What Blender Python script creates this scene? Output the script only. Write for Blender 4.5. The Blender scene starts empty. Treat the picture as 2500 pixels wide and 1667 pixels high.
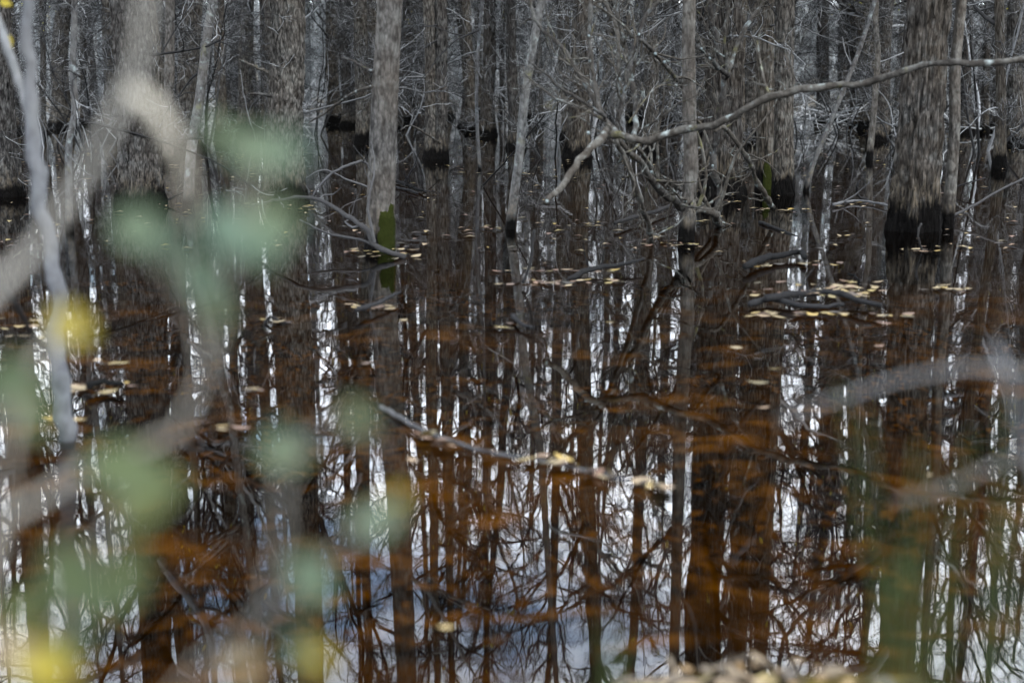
import bpy, math, random
import numpy as np
sc = bpy.context.scene
COL = sc.collection
R_ = math.radians
# ------------------------------------------------------------------ camera
CAMH = 1.40; FPX = 3472.2; HORIZ = 180.0
PITCH = math.atan((833.5-HORIZ)/FPX)
cd = bpy.data.cameras.new('camera'); cam = bpy.data.objects.new('camera', cd); COL.objects.link(cam)
cam.location = (0,0,CAMH); cam.rotation_euler = (math.pi/2-PITCH,0,0)
cd.lens = 50; cd.sensor_width = 36; cd.clip_start = 0.05; cd.clip_end = 2000
cd.dof.use_dof = True; cd.dof.focus_distance = 17.0; cd.dof.aperture_fstop = 1.6; cd.dof.aperture_blades = 9
sc.camera = cam
# ------------------------------------------------------------------ world + sun
SUN_EL, SUN_AZ = R_(36), R_(138)       # azimuth clockwise from +Y
w = bpy.data.worlds.new('World'); sc.world = w; w.use_nodes = True
nt = w.node_tree; N = nt.nodes; L = nt.links; N.clear()
out = N.new('ShaderNodeOutputWorld'); bg = N.new('ShaderNodeBackground'); bg.inputs[1].default_value = 0.15
sky = N.new('ShaderNodeTexSky'); sky.sky_type = 'NISHITA'; sky.sun_disc = False
sky.sun_elevation = SUN_EL; sky.sun_rotation = SUN_AZ; sky.dust_density = 0.2; sky.ozone_density = 2.0; sky.air_density = 1.0
tcw = N.new('ShaderNodeTexCoord'); sep = N.new('ShaderNodeSeparateXYZ'); L.new(tcw.outputs['Generated'], sep.inputs[0])
ad = N.new('ShaderNodeMath'); ad.operation = 'MAXIMUM'; ad.inputs[1].default_value = 0.0; L.new(sep.outputs[2], ad.inputs[0])
ad2 = N.new('ShaderNodeMath'); ad2.operation = 'ADD'; ad2.inputs[1].default_value = 0.12; L.new(ad.outputs[0], ad2.inputs[0])
dv = N.new('ShaderNodeVectorMath'); dv.operation = 'DIVIDE'
cx = N.new('ShaderNodeCombineXYZ')
for i in range(3): L.new(ad2.outputs[0], cx.inputs[i])
L.new(tcw.outputs['Generated'], dv.inputs[0]); L.new(cx.outputs[0], dv.inputs[1])
mpw = N.new('ShaderNodeMapping'); mpw.inputs['Scale'].default_value = (1,1,0); mpw.inputs['Location'].default_value = (8.05,4.1,0)
L.new(dv.outputs[0], mpw.inputs[0])
nz = N.new('ShaderNodeTexNoise'); nz.inputs['Scale'].default_value = 1.1; nz.inputs['Detail'].default_value = 7; nz.inputs['Roughness'].default_value = .55
L.new(mpw.outputs[0], nz.inputs['Vector'])
rm = N.new('ShaderNodeMapRange'); rm.inputs[1].default_value = .36; rm.inputs[2].default_value = .49; rm.inputs[3].default_value = .05; L.new(nz.outputs[0], rm.inputs[0])
mixw = N.new('ShaderNodeMix'); mixw.data_type = 'RGBA'; L.new(rm.outputs[0], mixw.inputs[0])
gn = N.new('ShaderNodeVectorMath'); gn.operation = 'SCALE'; gn.inputs['Scale'].default_value = 1.8; L.new(sky.outputs[0], gn.inputs[0]); L.new(gn.outputs[0], mixw.inputs[6]); mixw.inputs[7].default_value = (30,32.2,35.2,1)
L.new(mixw.outputs[2], bg.inputs[0]); L.new(bg.outputs[0], out.inputs[0])
sd = bpy.data.lights.new('sun','SUN'); sun = bpy.data.objects.new('sun', sd); COL.objects.link(sun)
sd.energy = 2.8; sd.angle = R_(4); sd.color = (1,.95,.88)
sun.rotation_euler = (math.pi/2-SUN_EL, 0, math.pi-SUN_AZ)
sc.view_settings.view_transform = 'Standard'; sc.view_settings.look = 'None'; sc.view_settings.gamma = 1
sc.view_settings.exposure = 0.75
sc.render.engine = 'CYCLES'
cy = sc.cycles; cy.use_denoising = True; cy.max_bounces = 5; cy.diffuse_bounces = 2; cy.glossy_bounces = 3
cy.transparent_max_bounces = 6; cy.transmission_bounces = 2; cy.caustics_reflective = False; cy.caustics_refractive = False
cy.sample_clamp_indirect = 6; cy.use_adaptive_sampling = True; cy.adaptive_threshold = 0.01
try: cy.denoising_prefilter = 'ACCURATE'
except Exception: pass

# ------------------------------------------------------------------ pixel helpers (2500x1667 photo pixels -> points)
_f = np.array([0, math.cos(PITCH), -math.sin(PITCH)]); _u = np.array([0, math.sin(PITCH), math.cos(PITCH)])
def ray(px, py): return _f + np.array([1.,0,0])*((px-1250)/FPX) - _u*((py-833.5)/FPX)
def at(px, py, d):
    r = ray(px, py); return np.array([0,0,CAMH]) + r*(d/r[1])
def on(px, py, z=0.0):
    r = ray(px, py); return np.array([0,0,CAMH]) + r*((z-CAMH)/r[2])
def mpp(d): return d/FPX        # metres per photo pixel at depth d

# ------------------------------------------------------------------ mesh helpers
def mesh(name, V, Q=None, T=None, smooth=True):
    V = np.asarray(V, np.float32).reshape(-1,3)
    Q = np.zeros((0,4),np.int32) if Q is None else np.asarray(Q,np.int32).reshape(-1,4)
    T = np.zeros((0,3),np.int32) if T is None else np.asarray(T,np.int32).reshape(-1,3)
    m = bpy.data.meshes.new(name)
    m.vertices.add(len(V)); m.vertices.foreach_set('co', V.ravel())
    nl = Q.size+T.size; m.loops.add(nl); m.loops.foreach_set('vertex_index', np.concatenate([Q.ravel(),T.ravel()]))
    m.polygons.add(len(Q)+len(T))
    m.polygons.foreach_set('loop_start', np.concatenate([np.arange(len(Q))*4, Q.size+np.arange(len(T))*3]).astype(np.int32))
    m.polygons.foreach_set('loop_total', np.concatenate([np.full(len(Q),4), np.full(len(T),3)]).astype(np.int32))
    if smooth: m.polygons.foreach_set('use_smooth', np.ones(len(Q)+len(T),bool))
    m.update(); m.validate(); return m
def obj(name, me, mat=None, parent=None, loc=(0,0,0), label=None, cat=None, group=None, kind=None):
    o = bpy.data.objects.new(name, me); COL.objects.link(o); o.location = [float(v) for v in loc]
    if mat is not None and me is not None and len(me.materials)==0: me.materials.append(mat)
    if parent is not None: o.parent = parent
    tag(o, label, cat, group, kind); return o
def tag(o, label=None, cat=None, group=None, kind=None):
    for k,v in (('label',label),('category',cat),('group',group),('kind',kind)):
        if v: o[k] = v
def copy_tree(o, parent=None):
    c = o.copy(); COL.objects.link(c); c.parent = parent
    for ch in o.children:
        copy_tree(ch, c)
    return c
class Geo:
    def __init__(s): s.V=[]; s.Q=[]; s.T=[]; s.n=0
    def add(s, V, Q=None, T=None):
        V = np.asarray(V).reshape(-1,3); s.V.append(V)
        if Q is not None and len(Q): s.Q.append(np.asarray(Q)+s.n)
        if T is not None and len(T): s.T.append(np.asarray(T)+s.n)
        s.n += len(V); return s
    def arr(s): return (np.concatenate(s.V), np.concatenate(s.Q) if s.Q else None, np.concatenate(s.T) if s.T else None)
    def mesh(s, name, smooth=True): return mesh(name, *s.arr(), smooth=smooth)
def norm(a): return a/np.maximum(np.linalg.norm(a,axis=-1,keepdims=True),1e-9)
def tubes(P, R, s=4):
    P = np.asarray(P,float); R = np.asarray(R,float)
    if P.ndim==2: P=P[None]; R=R[None]
    K,n = P.shape[:2]
    T = norm(np.gradient(P,axis=1)); mean = norm(P[:,-1]-P[:,0])
    ref = np.where(np.abs(mean[:,2:3])<0.8, np.array([[0,0,1.]]), np.array([[0.,1.,0]]))
    U = norm(np.cross(T, ref[:,None,:])); W = np.cross(T,U)
    a = np.arange(s)*2*math.pi/s
    V = P[:,:,None,:] + R[:,:,None,None]*(np.cos(a)[None,None,:,None]*U[:,:,None,:]+np.sin(a)[None,None,:,None]*W[:,:,None,:])
    idx = np.arange(K*n*s).reshape(K,n,s); j = np.roll(idx,-1,axis=2)
    Q = np.stack([idx[:,:-1],j[:,:-1],j[:,1:],idx[:,1:]],-1).reshape(-1,4)
    return V.reshape(-1,3), Q
def smooth_path(pts, n):
    pts = np.asarray(pts,float); t = np.concatenate([[0],np.cumsum(np.linalg.norm(np.diff(pts,axis=0),axis=1))]); t/=t[-1]
    # Catmull-Rom through the points
    q = np.linspace(0,1,n); o=[]
    P = np.vstack([2*pts[0]-pts[1], pts, 2*pts[-1]-pts[-2]])
    for v in q:
        i = min(max(np.searchsorted(t,v)-1,0),len(pts)-2); u=(v-t[i])/max(t[i+1]-t[i],1e-9)
        p0,p1,p2,p3 = P[i:i+4]
        o.append(.5*((2*p1)+(-p0+p2)*u+(2*p0-5*p1+4*p2-p3)*u*u+(-p0+3*p1-3*p2+p3)*u**3))
    return np.array(o)
def h3(i,j,k,s=0):
    x = np.sin(i*127.1+j*311.7+k*74.7+s*53.3)*43758.5453; return x-np.floor(x)
def vnoise(p, s=0):
    i = np.floor(p); f = p-i; f = f*f*(3-2*f); r=0
    for a in (0,1):
        for b in (0,1):
            for c in (0,1):
                wgt = (f[...,0] if a else 1-f[...,0])*(f[...,1] if b else 1-f[...,1])*(f[...,2] if c else 1-f[...,2])
                r = r + wgt*h3(i[...,0]+a,i[...,1]+b,i[...,2]+c,s)
    return r
def worley(p, s=0):
    i = np.floor(p); d1 = np.full(p.shape[:-1],9.); d2 = d1.copy()
    for a in (-1,0,1):
        for b in (-1,0,1):
            for c in (-1,0,1):
                g = i+np.array([a,b,c]); q = g+np.stack([h3(g[...,0],g[...,1],g[...,2],s+k) for k in (1,2,3)],-1)
                d = np.linalg.norm(p-q,axis=-1); m = d<d1
                d2 = np.where(m,d1,np.minimum(d2,d)); d1 = np.where(m,d,d1)
    return d2-d1
def children(rng, P, R, m, t0, t1, frac, ang, up, n, rr, wob, lmin=.15, rmin=.003):
    K,n0 = P.shape[:2]; plen = np.linalg.norm(np.diff(P,axis=1),axis=2).sum(1)
    t = rng.uniform(t0,t1,(K,m)); x = t*(n0-1); i = np.minimum(x.astype(int),n0-2); fr=(x-i)
    k = np.arange(K)[:,None]
    S = P[k,i]*(1-fr[...,None])+P[k,i+1]*fr[...,None]; T = norm(P[k,i+1]-P[k,i]); r = R[k,i]*(1-fr)+R[k,i+1]*fr
    perp = norm(np.cross(T, rng.normal(size=(K,m,3))))
    a = rng.normal(ang,.22,(K,m))[...,None]
    D = norm(np.cos(a)*T+np.sin(a)*perp+np.array([0,0,up]))
    Ln = np.maximum(plen[:,None]*frac*(1-.55*t)*rng.uniform(.5,1.3,(K,m)),lmin)
    S=S.reshape(-1,3); D=D.reshape(-1,3); Ln=Ln.ravel(); r0=np.maximum(np.minimum(r.ravel()*rr, Ln*.035+.002),rmin)
    return march(rng,S,D,Ln,r0,n,wob,up*.25,rmin)
def march(rng,S,D,Ln,r0,n,wob,up,rmin):
    out=[S]; D=D.copy()
    for q in range(n-1):
        D = norm(D+rng.normal(size=D.shape)*wob+np.array([0,0,up])); out.append(out[-1]+D*(Ln/(n-1))[:,None])
    R = r0[:,None]*np.linspace(1,.22,n)[None]; R = np.maximum(R,rmin*.6)
    return np.stack(out,1),R

# ------------------------------------------------------------------ materials
def new_mat(name):
    m = bpy.data.materials.new(name); m.use_nodes = True; t = m.node_tree; t.nodes.clear()
    o = t.nodes.new('ShaderNodeOutputMaterial'); b = t.nodes.new('ShaderNodeBsdfPrincipled'); t.links.new(b.outputs[0],o.inputs[0])
    return m,t,b,o
class NB:
    def __init__(s,t): s.t=t
    def n(s,ty,**k):
        x=s.t.nodes.new(ty)
        for a,v in k.items(): setattr(x,a,v)
        return x
    def l(s,a,b): s.t.links.new(a,b)
    def math(s,op,a,b=0.,c=None):
        x=s.n('ShaderNodeMath',operation=op)
        for i,v in enumerate((a,b,c)):
            if v is None: continue
            if hasattr(v,'type') and hasattr(v,'links'): s.l(v,x.inputs[i])
            else: x.inputs[i].default_value=v
        return x.outputs[0]
    def mr(s,v,a,b,c=0.,d=1.):
        x=s.n('ShaderNodeMapRange'); s.l(v,x.inputs[0])
        for i,q in enumerate((a,b,c,d)):
            if hasattr(q,'links'): s.l(q,x.inputs[i+1])
            else: x.inputs[i+1].default_value=q
        return x.outputs[0]
    def noise(s,vec,scale,detail=4,rough=.55):
        x=s.n('ShaderNodeTexNoise'); x.inputs['Scale'].default_value=scale; x.inputs['Detail'].default_value=detail; x.inputs['Roughness'].default_value=rough
        s.l(vec,x.inputs['Vector']); return x.outputs[0]
    def map(s,vec,scale,loc=(0,0,0)):
        x=s.n('ShaderNodeMapping'); x.inputs['Scale'].default_value=scale; x.inputs['Location'].default_value=loc; s.l(vec,x.inputs[0]); return x.outputs[0]
    def mix(s,f,a,b,blend='MIX'):
        x=s.n('ShaderNodeMix',data_type='RGBA',blend_type=blend)
        for i,v in ((0,f),(6,a),(7,b)):
            if hasattr(v,'links'): s.l(v,x.inputs[i])
            else: x.inputs[i].default_value = v if i==0 else (*v,1)
        return x.outputs[2]
    def ramp(s,f,stops,interp='LINEAR'):
        x=s.n('ShaderNodeValToRGB'); cr=x.color_ramp; cr.interpolation=interp
        while len(cr.elements)<len(stops): cr.elements.new(.5)
        for e,(p,c) in zip(cr.elements,stops): e.position=p; e.color=(*c,1)
        s.l(f,x.inputs[0]); return x.outputs[0]
    def bump(s,h,strength,dist):
        x=s.n('ShaderNodeBump'); x.inputs['Strength'].default_value=strength; x.inputs['Distance'].default_value=dist; s.l(h,x.inputs['Height']); return x.outputs[0]
def bark(name, dark, light, tan, band=.3, lichen=.0, furrow=1.0, zs=.2):
    m,t,b,o = new_mat(name); q=NB(t)
    tc=q.n('ShaderNodeTexCoord').outputs['Object']; oi=q.n('ShaderNodeObjectInfo').outputs['Random']
    z=q.n('ShaderNodeSeparateXYZ'); q.l(tc,z.inputs[0]); z=z.outputs[2]
    off=q.n('ShaderNodeVectorMath',operation='ADD'); q.l(tc,off.inputs[0]); cc=q.n('ShaderNodeCombineXYZ'); q.l(q.math('MULTIPLY',oi,37.),cc.inputs[0]); q.l(cc.outputs[0],off.inputs[1]); v=off.outputs[0]
    vs=q.map(v,(1,1,zs))
    n1=q.noise(vs,26,6,.65); n2=q.noise(v,1.7,3); n3=q.noise(v,7,4,.6)
    col=q.mix(q.mr(n1,.36,.66),dark,light)
    col=q.mix(q.mr(n2,.35,.7,0,.55),col,tan)
    col=q.mix(q.mr(n3,.5,.66,0,.3),col,(.13,.135,.13))
    if lichen>0:
        nl=q.noise(v,11,3); col=q.mix(q.mr(nl,.60-lichen*.2,.74-lichen*.2,0,.8),col,(.15,.175,.178))
        ng=q.noise(v,6,3); col=q.mix(q.mr(ng,.62,.75,0,.6),col,(.075,.075,.03))
    col=q.mix(1.,col,q.ramp(oi,[(0,(.68,.68,.7)),(.5,(1,.97,.94)),(1,(1.25,1.2,1.12))]),'MULTIPLY')
    rough=.92
    vg=q.n('ShaderNodeTexVoronoi',feature='DISTANCE_TO_EDGE'); vg.inputs['Scale'].default_value=24; q.l(q.map(v,(1,1,zs*.9),(.3,.1,0)),vg.inputs['Vector'])
    col=q.mix(q.mr(q.math('ADD',vg.outputs['Distance'],q.math('MULTIPLY',q.math('SUBTRACT',n1,.5),.25)),.0,.22,.6*min(furrow,1.),0),col,(dark[0]*.35,dark[1]*.33,dark[2]*.3))
    if band>0:
        st=q.math('ADD',q.math('MULTIPLY',q.noise(q.map(v,(22,22,1.6)),1.0,6,.7),.55),q.math('MULTIPLY',q.noise(q.map(v,(5,5,1.)),1.0,2,.5),.5))
        h=q.math('ADD',q.math('MULTIPLY',oi,band*.6),band*.45)
        e=q.math('SUBTRACT',q.math('SUBTRACT',z,h),q.math('MULTIPLY',q.math('SUBTRACT',st,.5),band*2.2))
        dry=q.mr(e,-.03,.05); tn=q.math('MULTIPLY',q.mr(e,.0,.28,1,0),q.mr(n1,.46,.62,0,.75))
        col=q.mix(tn,col,(.085,.069,.047)); col=q.mix(q.mr(q.math('ADD',e,q.math('MULTIPLY',n3,.2)),.05,.32,.6,0),col,(dark[0]*1.3,dark[1]*1.25,dark[2]*1.2)); col=q.mix(dry,(.0026,.0024,.0023),col)
        rr=q.mr(dry,0,1,.8,.95); q.l(rr,b.inputs['Roughness'])
    else: b.inputs['Roughness'].default_value=rough
    b.inputs['Specular IOR Level'].default_value=.01
    vo=q.n('ShaderNodeTexVoronoi',feature='DISTANCE_TO_EDGE'); vo.inputs['Scale'].default_value=20; q.l(vs,vo.inputs['Vector'])
    hgt=q.math('ADD',q.math('MULTIPLY',q.mr(vo.outputs['Distance'],0,.25),.7*furrow),q.math('MULTIPLY',n1,.8))
    q.l(q.bump(hgt,.9,.018*furrow+.004),b.inputs['Normal']); q.l(col,b.inputs['Base Color']); return m
M_BARK = bark('furrowed_bark',(.006,.006,.006),(.064,.062,.0585),(.042,.036,.030),.20,zs=.3)
M_BARKG = bark('grey_plated_bark',(.006,.0059,.0058),(.082,.080,.077),(.056,.050,.043),.20,zs=.34)
M_BARKB = bark('brown_ridged_bark',(.006,.0056,.0052),(.068,.063,.057),(.047,.040,.031),.25,zs=.2)
M_SHAG = bark('shaggy_brown_bark',(.006,.0056,.0052),(.068,.063,.057),(.050,.042,.032),.38,zs=.22)
M_SMOOTH = bark('smooth_grey_bark',(.014,.0139,.0138),(.066,.0655,.064),(.054,.046,.037),.16,.0,.6,.4)
M_POLE = bark('pale_lichen_bark',(.020,.021,.0215),(.078,.082,.085),(.055,.048,.042),.12,.06,.3,.6)
M_LIMB = bark('lichen_limb_bark',(.011,.0105,.010),(.040,.039,.037),(.034,.030,.025),0,.04,.4,.6)
M_NEAR = bark('pale_grey_bark',(.058,.064,.072),(.12,.129,.142),(.105,.10,.09),0,.0,.15,.6)
def simple(name, stops, rough=.8, scale=8, island=False, sub=0., trans=0.):
    m,t,b,o=new_mat(name); q=NB(t)
    g=q.n('ShaderNodeNewGeometry').outputs['Random Per Island']; oi=q.n('ShaderNodeObjectInfo').outputs['Random']
    f=q.math('FRACT',q.math('ADD',g,oi)) if island else oi
    c=q.ramp(f,stops)
    tc=q.n('ShaderNodeTexCoord').outputs['Object']; n=q.noise(tc,scale,4)
    c=q.mix(1.,c,q.ramp(n,[(.25,(.7,.7,.7)),(.75,(1.2,1.2,1.2))]),'MULTIPLY')
    q.l(c,b.inputs['Base Color']); b.inputs['Roughness'].default_value=rough; b.inputs['Specular IOR Level'].default_value=.01
    q.l(q.bump(n,.4,.003),b.inputs['Normal'])
    if trans>0:
        tr=q.n('ShaderNodeBsdfTranslucent'); q.l(c,tr.inputs[0]); mx=q.n('ShaderNodeMixShader'); mx.inputs[0].default_value=trans
        q.l(b.outputs[0],mx.inputs[1]); q.l(tr.outputs[0],mx.inputs[2]); q.l(mx.outputs[0],o.inputs[0])
    return m
M_TAN = bark('tan_grey_twig_bark',(.13,.128,.118),(.23,.226,.208),(.20,.186,.15),0,.0,.15,.6)
M_TWIG = simple('bare_twig_bark',[(0,(.008,.008,.008)),(.55,(.026,.026,.026)),(.8,(.085,.087,.088)),(1,(.20,.205,.21))],.9,6,True)
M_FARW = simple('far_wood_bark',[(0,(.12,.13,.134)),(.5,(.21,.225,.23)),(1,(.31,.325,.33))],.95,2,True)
M_FARLIT = simple('far_lit_bank_tree_bark',[(0,(.055,.060,.062)),(.5,(.11,.118,.121)),(1,(.21,.22,.224))],.95,3,True)  # far brightness put into the colour of the bank trees
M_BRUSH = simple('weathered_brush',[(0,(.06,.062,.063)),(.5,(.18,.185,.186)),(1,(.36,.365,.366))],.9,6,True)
M_STICK = simple('wet_stick_bark',[(0,(.008,.008,.008)),(.5,(.02,.0195,.0195)),(1,(.055,.055,.056))],.8,20)
M_LOG = simple('waterlogged_wood',[(0,(.004,.004,.004)),(.5,(.008,.008,.008)),(1,(.014,.014,.0145))],.9,25)
M_LEAF = simple('fallen_leaf',[(0,(.19,.135,.045)),(.15,(.13,.105,.066)),(.4,(.155,.125,.082)),(.58,(.105,.068,.05)),(.85,(.042,.04,.037)),(1,(.15,.12,.055))],.6,30,True)
M_BANK = simple('bank_litter_leaf',[(0,(.15,.10,.05)),(.3,(.09,.07,.05)),(.5,(.14,.11,.075)),(.75,(.05,.045,.04)),(1,(.19,.15,.07))],.7,30,True)
M_HANG = simple('yellow_green_leaf',[(0,(.28,.21,.03)),(.5,(.20,.19,.04)),(1,(.16,.17,.05))],.55,30,True,trans=.35)
M_SAGE = simple('sage_green_leaf',[(0,(.055,.080,.058)),(.5,(.064,.084,.054)),(1,(.076,.090,.050))],.6,40,trans=.3)
M_OLIVE = simple('olive_green_leaf',[(0,(.040,.053,.030)),(.5,(.048,.060,.029)),(1,(.060,.067,.027))],.6,40,trans=.3)
M_YEL = simple('yellow_leaf',[(0,(.20,.14,.02)),(1,(.17,.14,.024))],.55,40,trans=.3)
M_GREEN = simple('green_stem',[(0,(.036,.055,.022)),(.5,(.048,.066,.028)),(1,(.06,.072,.026))],.5,20,trans=.25)
M_MOSS = simple('moss',[(0,(.007,.009,.002)),(1,(.012,.0145,.004))],.95,60)
M_SUNK = simple('sunken_leaf',[(0,(.07,.052,.014)),(.2,(.04,.029,.011)),(.45,(.018,.013,.008)),(.85,(.007,.006,.005)),(1,(.055,.041,.013))],.8,20,True)
# swamp floor
M_GROUND,t,b,o = new_mat('leaf_litter_soil'); q=NB(t)
tc=q.n('ShaderNodeTexCoord').outputs['Object']
n1=q.noise(tc,.9,6,.65); n2=q.noise(tc,14,5,.7); n3=q.noise(tc,3.2,3,.5)
c=q.mix(q.mr(n2,.3,.7),(.010,.008,.005),(.05,.037,.018)); c=q.mix(q.mr(n1,.40,.54,0,.97),c,(.003,.0025,.002)); c=q.mix(q.mr(n3,.52,.8,0,.75),c,(.16,.122,.026))
sy=q.n('ShaderNodeSeparateXYZ'); q.l(tc,sy.inputs[0]); c=q.mix(q.mr(q.math('ADD',sy.outputs[1],q.math('MULTIPLY',n1,3.)),10.,14.5,0,.9),c,(.010,.008,.006))
c=q.mix(q.mr(sy.outputs[1],52.,57.),c,q.mix(q.mr(n2,.3,.7),(.02,.018,.015),(.10,.09,.075)))
q.l(c,b.inputs['Base Color']); b.inputs['Roughness'].default_value=.95; b.inputs['Specular IOR Level'].default_value=.0; q.l(q.bump(n2,.8,.03),b.inputs['Normal'])
# water: Fresnel mirror over a tea-coloured clear layer
M_WATER = bpy.data.materials.new('tannin_water'); M_WATER.use_nodes=True; t=M_WATER.node_tree; t.nodes.clear(); q=NB(t)
o=q.n('ShaderNodeOutputMaterial'); gl=q.n('ShaderNodeBsdfGlossy'); gl.inputs['Roughness'].default_value=.0; gl.inputs['Color'].default_value=(1,1,1,1)
tr=q.n('ShaderNodeBsdfTransparent'); tr.inputs[0].default_value=(.73,.49,.16,1)
fr=q.n('ShaderNodeFresnel'); fr.inputs[0].default_value=1.34; mx=q.n('ShaderNodeMixShader')
tc=q.n('ShaderNodeTexCoord').outputs['Object']
hh=q.math('ADD',q.noise(q.map(tc,(1,2.2,1)),2.2,2,.5),q.math('MULTIPLY',q.noise(q.map(tc,(1,1.8,1)),9,2,.5),.12))
bp=q.bump(hh,1.0,.00035)
q.l(bp,gl.inputs['Normal']); q.l(fr.outputs[0],mx.inputs[0]); q.l(tr.outputs[0],mx.inputs[1]); q.l(gl.outputs[0],mx.inputs[2]); q.l(mx.outputs[0],o.inputs[0])

# ------------------------------------------------------------------ ground and water
def ground_z(x,y):
    shore = 3.02+.30*np.exp(-((x-.62)/.36)**2)+.06*np.sin(x*2.3)
    near = np.clip((y-shore)/2.6,-1.2,1)
    z = np.where(near<0, -near*.03, -.42*np.sin(np.clip(near,0,1)*math.pi/2))
    far = np.clip((y-54-1.5*np.sin(x*.21)-1.0*np.sin(x*.53+1))/6,0,1)
    z = z+far*.62
    hill = np.clip((y-95)/200,0,1)**1.5*15
    bumps = .05*np.sin(x*1.7+y*.9)*np.sin(y*1.3-x*.6)+.03*np.sin(x*4.1+1)*np.sin(y*3.7)
    return z+hill+bumps*np.clip((y-4)/3,0,1)
def axis(a,b,s0,g):
    v=[a]
    while v[-1]<b: v.append(v[-1]+s0*(1+max(0,v[-1]-12)*g))
    return np.array(v)
ys=np.concatenate([np.linspace(-40,-2,8),axis(-1,420,.32,.08)]); xr=axis(0,260,.32,.09); xs=np.concatenate([-xr[:0:-1],xr])
X,Y=np.meshgrid(xs,ys); Z=ground_z(X,Y); idx=np.arange(X.size).reshape(X.shape)
Q=np.stack([idx[:-1,:-1],idx[:-1,1:],idx[1:,1:],idx[1:,:-1]],-1).reshape(-1,4)
obj('ground',mesh('ground',np.stack([X,Y,Z],-1),Q),M_GROUND,kind='structure')
wx=np.array([-140,140]); obj('water',mesh('water',[(-140,1.2,0),(140,1.2,0),(140,75,0),(-140,75,0)],[(0,1,2,3)],smooth=False),M_WATER,kind='structure')

# ------------------------------------------------------------------ trees
def trunk_mesh(name, path_fn, H, r0, flare, seed, segs=40, dz=.04, ztop_fine=3., amp=.012, kx=20., kz=4.5, flow=-.55, lobes=0):
    """path_fn(z)->xy centre; ragged, furrowed trunk from below the water to the top"""
    z=list(np.arange(flow,ztop_fine,dz)); s=dz
    while z[-1]<H: s=min(s*1.18,.7); z.append(z[-1]+s)
    z=np.array(z); z[-1]=H
    th=np.arange(segs)*2*math.pi/segs
    Zg,Tg=np.meshgrid(z,th,indexing='ij')
    tt=np.clip(Zg/H,0,1); r=r0*(1-.82*tt**1.15)+.004+r0*flare*np.exp(-np.clip(Zg,-.15,9)/(.9*r0+.16))
    if lobes: r=r*(1+.10*np.exp(-np.clip(Zg,0,9)/.5)*np.cos(lobes*Tg+seed))
    C=np.cos(Tg); S=np.sin(Tg)
    p=np.stack([C*r0,S*r0,Zg],-1)
    low=vnoise(np.stack([C*1.3+seed,S*1.3,Zg*1.1],-1),seed)-.5
    pw=np.stack([p[...,0]*kx,p[...,1]*kx,Zg*kz],-1); pw=pw+ (vnoise(pw*.5+7,seed)[...,None]-.5)*np.array([1.4,1.1,.8])
    pw=pw+(np.stack([vnoise(pw*.23+k_*9,seed+k_) for k_ in (1,2,3)],-1)-.5)*np.array([3.2,3.2,2.6])
    w1=np.clip(worley(pw,seed)/.30,0,1); w2=np.clip(worley(pw*np.array([.52,.52,.45])+3.3,seed+11)/.22,0,1); md=vnoise(pw*.15+5,seed+8)
    wv=w1*w1*(3-2*w1)*(.35+.65*md)+w2*w2*(3-2*w2)*(.75-.45*md)
    fine=vnoise(np.stack([p[...,0]*kx*3,p[...,1]*kx*3,Zg*kz*4],-1),seed+3)-.5
    fade=np.clip(r/r0,.15,1)
    r=r*(1+.10*low)+amp*fade*(wv-.6)+amp*.45*fade*fine
    xy=np.array([path_fn(v) for v in z])
    V=np.stack([C*r+xy[:,0:1],S*r+xy[:,1:2],Zg],-1)
    idx=np.arange(V.shape[0]*segs).reshape(-1,segs); j=np.roll(idx,-1,1)
    Q=np.stack([idx[:-1],j[:-1],j[1:],idx[1:]],-1).reshape(-1,4)
    return mesh(name,V.reshape(-1,3),Q), (z,xy)
def leaf_cards(rng, P, size, n):
    """n small leaves at the ends of the paths P"""
    hi=np.nonzero(P[:,-1,2]>3.6)[0]; k=rng.choice(hi if len(hi) else np.arange(len(P)),n); B=P[k,-1]+rng.normal(size=(n,3))*.02
    a=norm(rng.normal(size=(n,3))); bq=norm(np.cross(a,rng.normal(size=(n,3)))); s=rng.uniform(.6,1.3,n)[:,None]*size
    V=np.stack([B,B+a*s*.5+bq*s*.32,B+a*s,B+a*s*.5-bq*s*.32],1).reshape(-1,3); return V,np.arange(4*n).reshape(-1,4)
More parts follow.
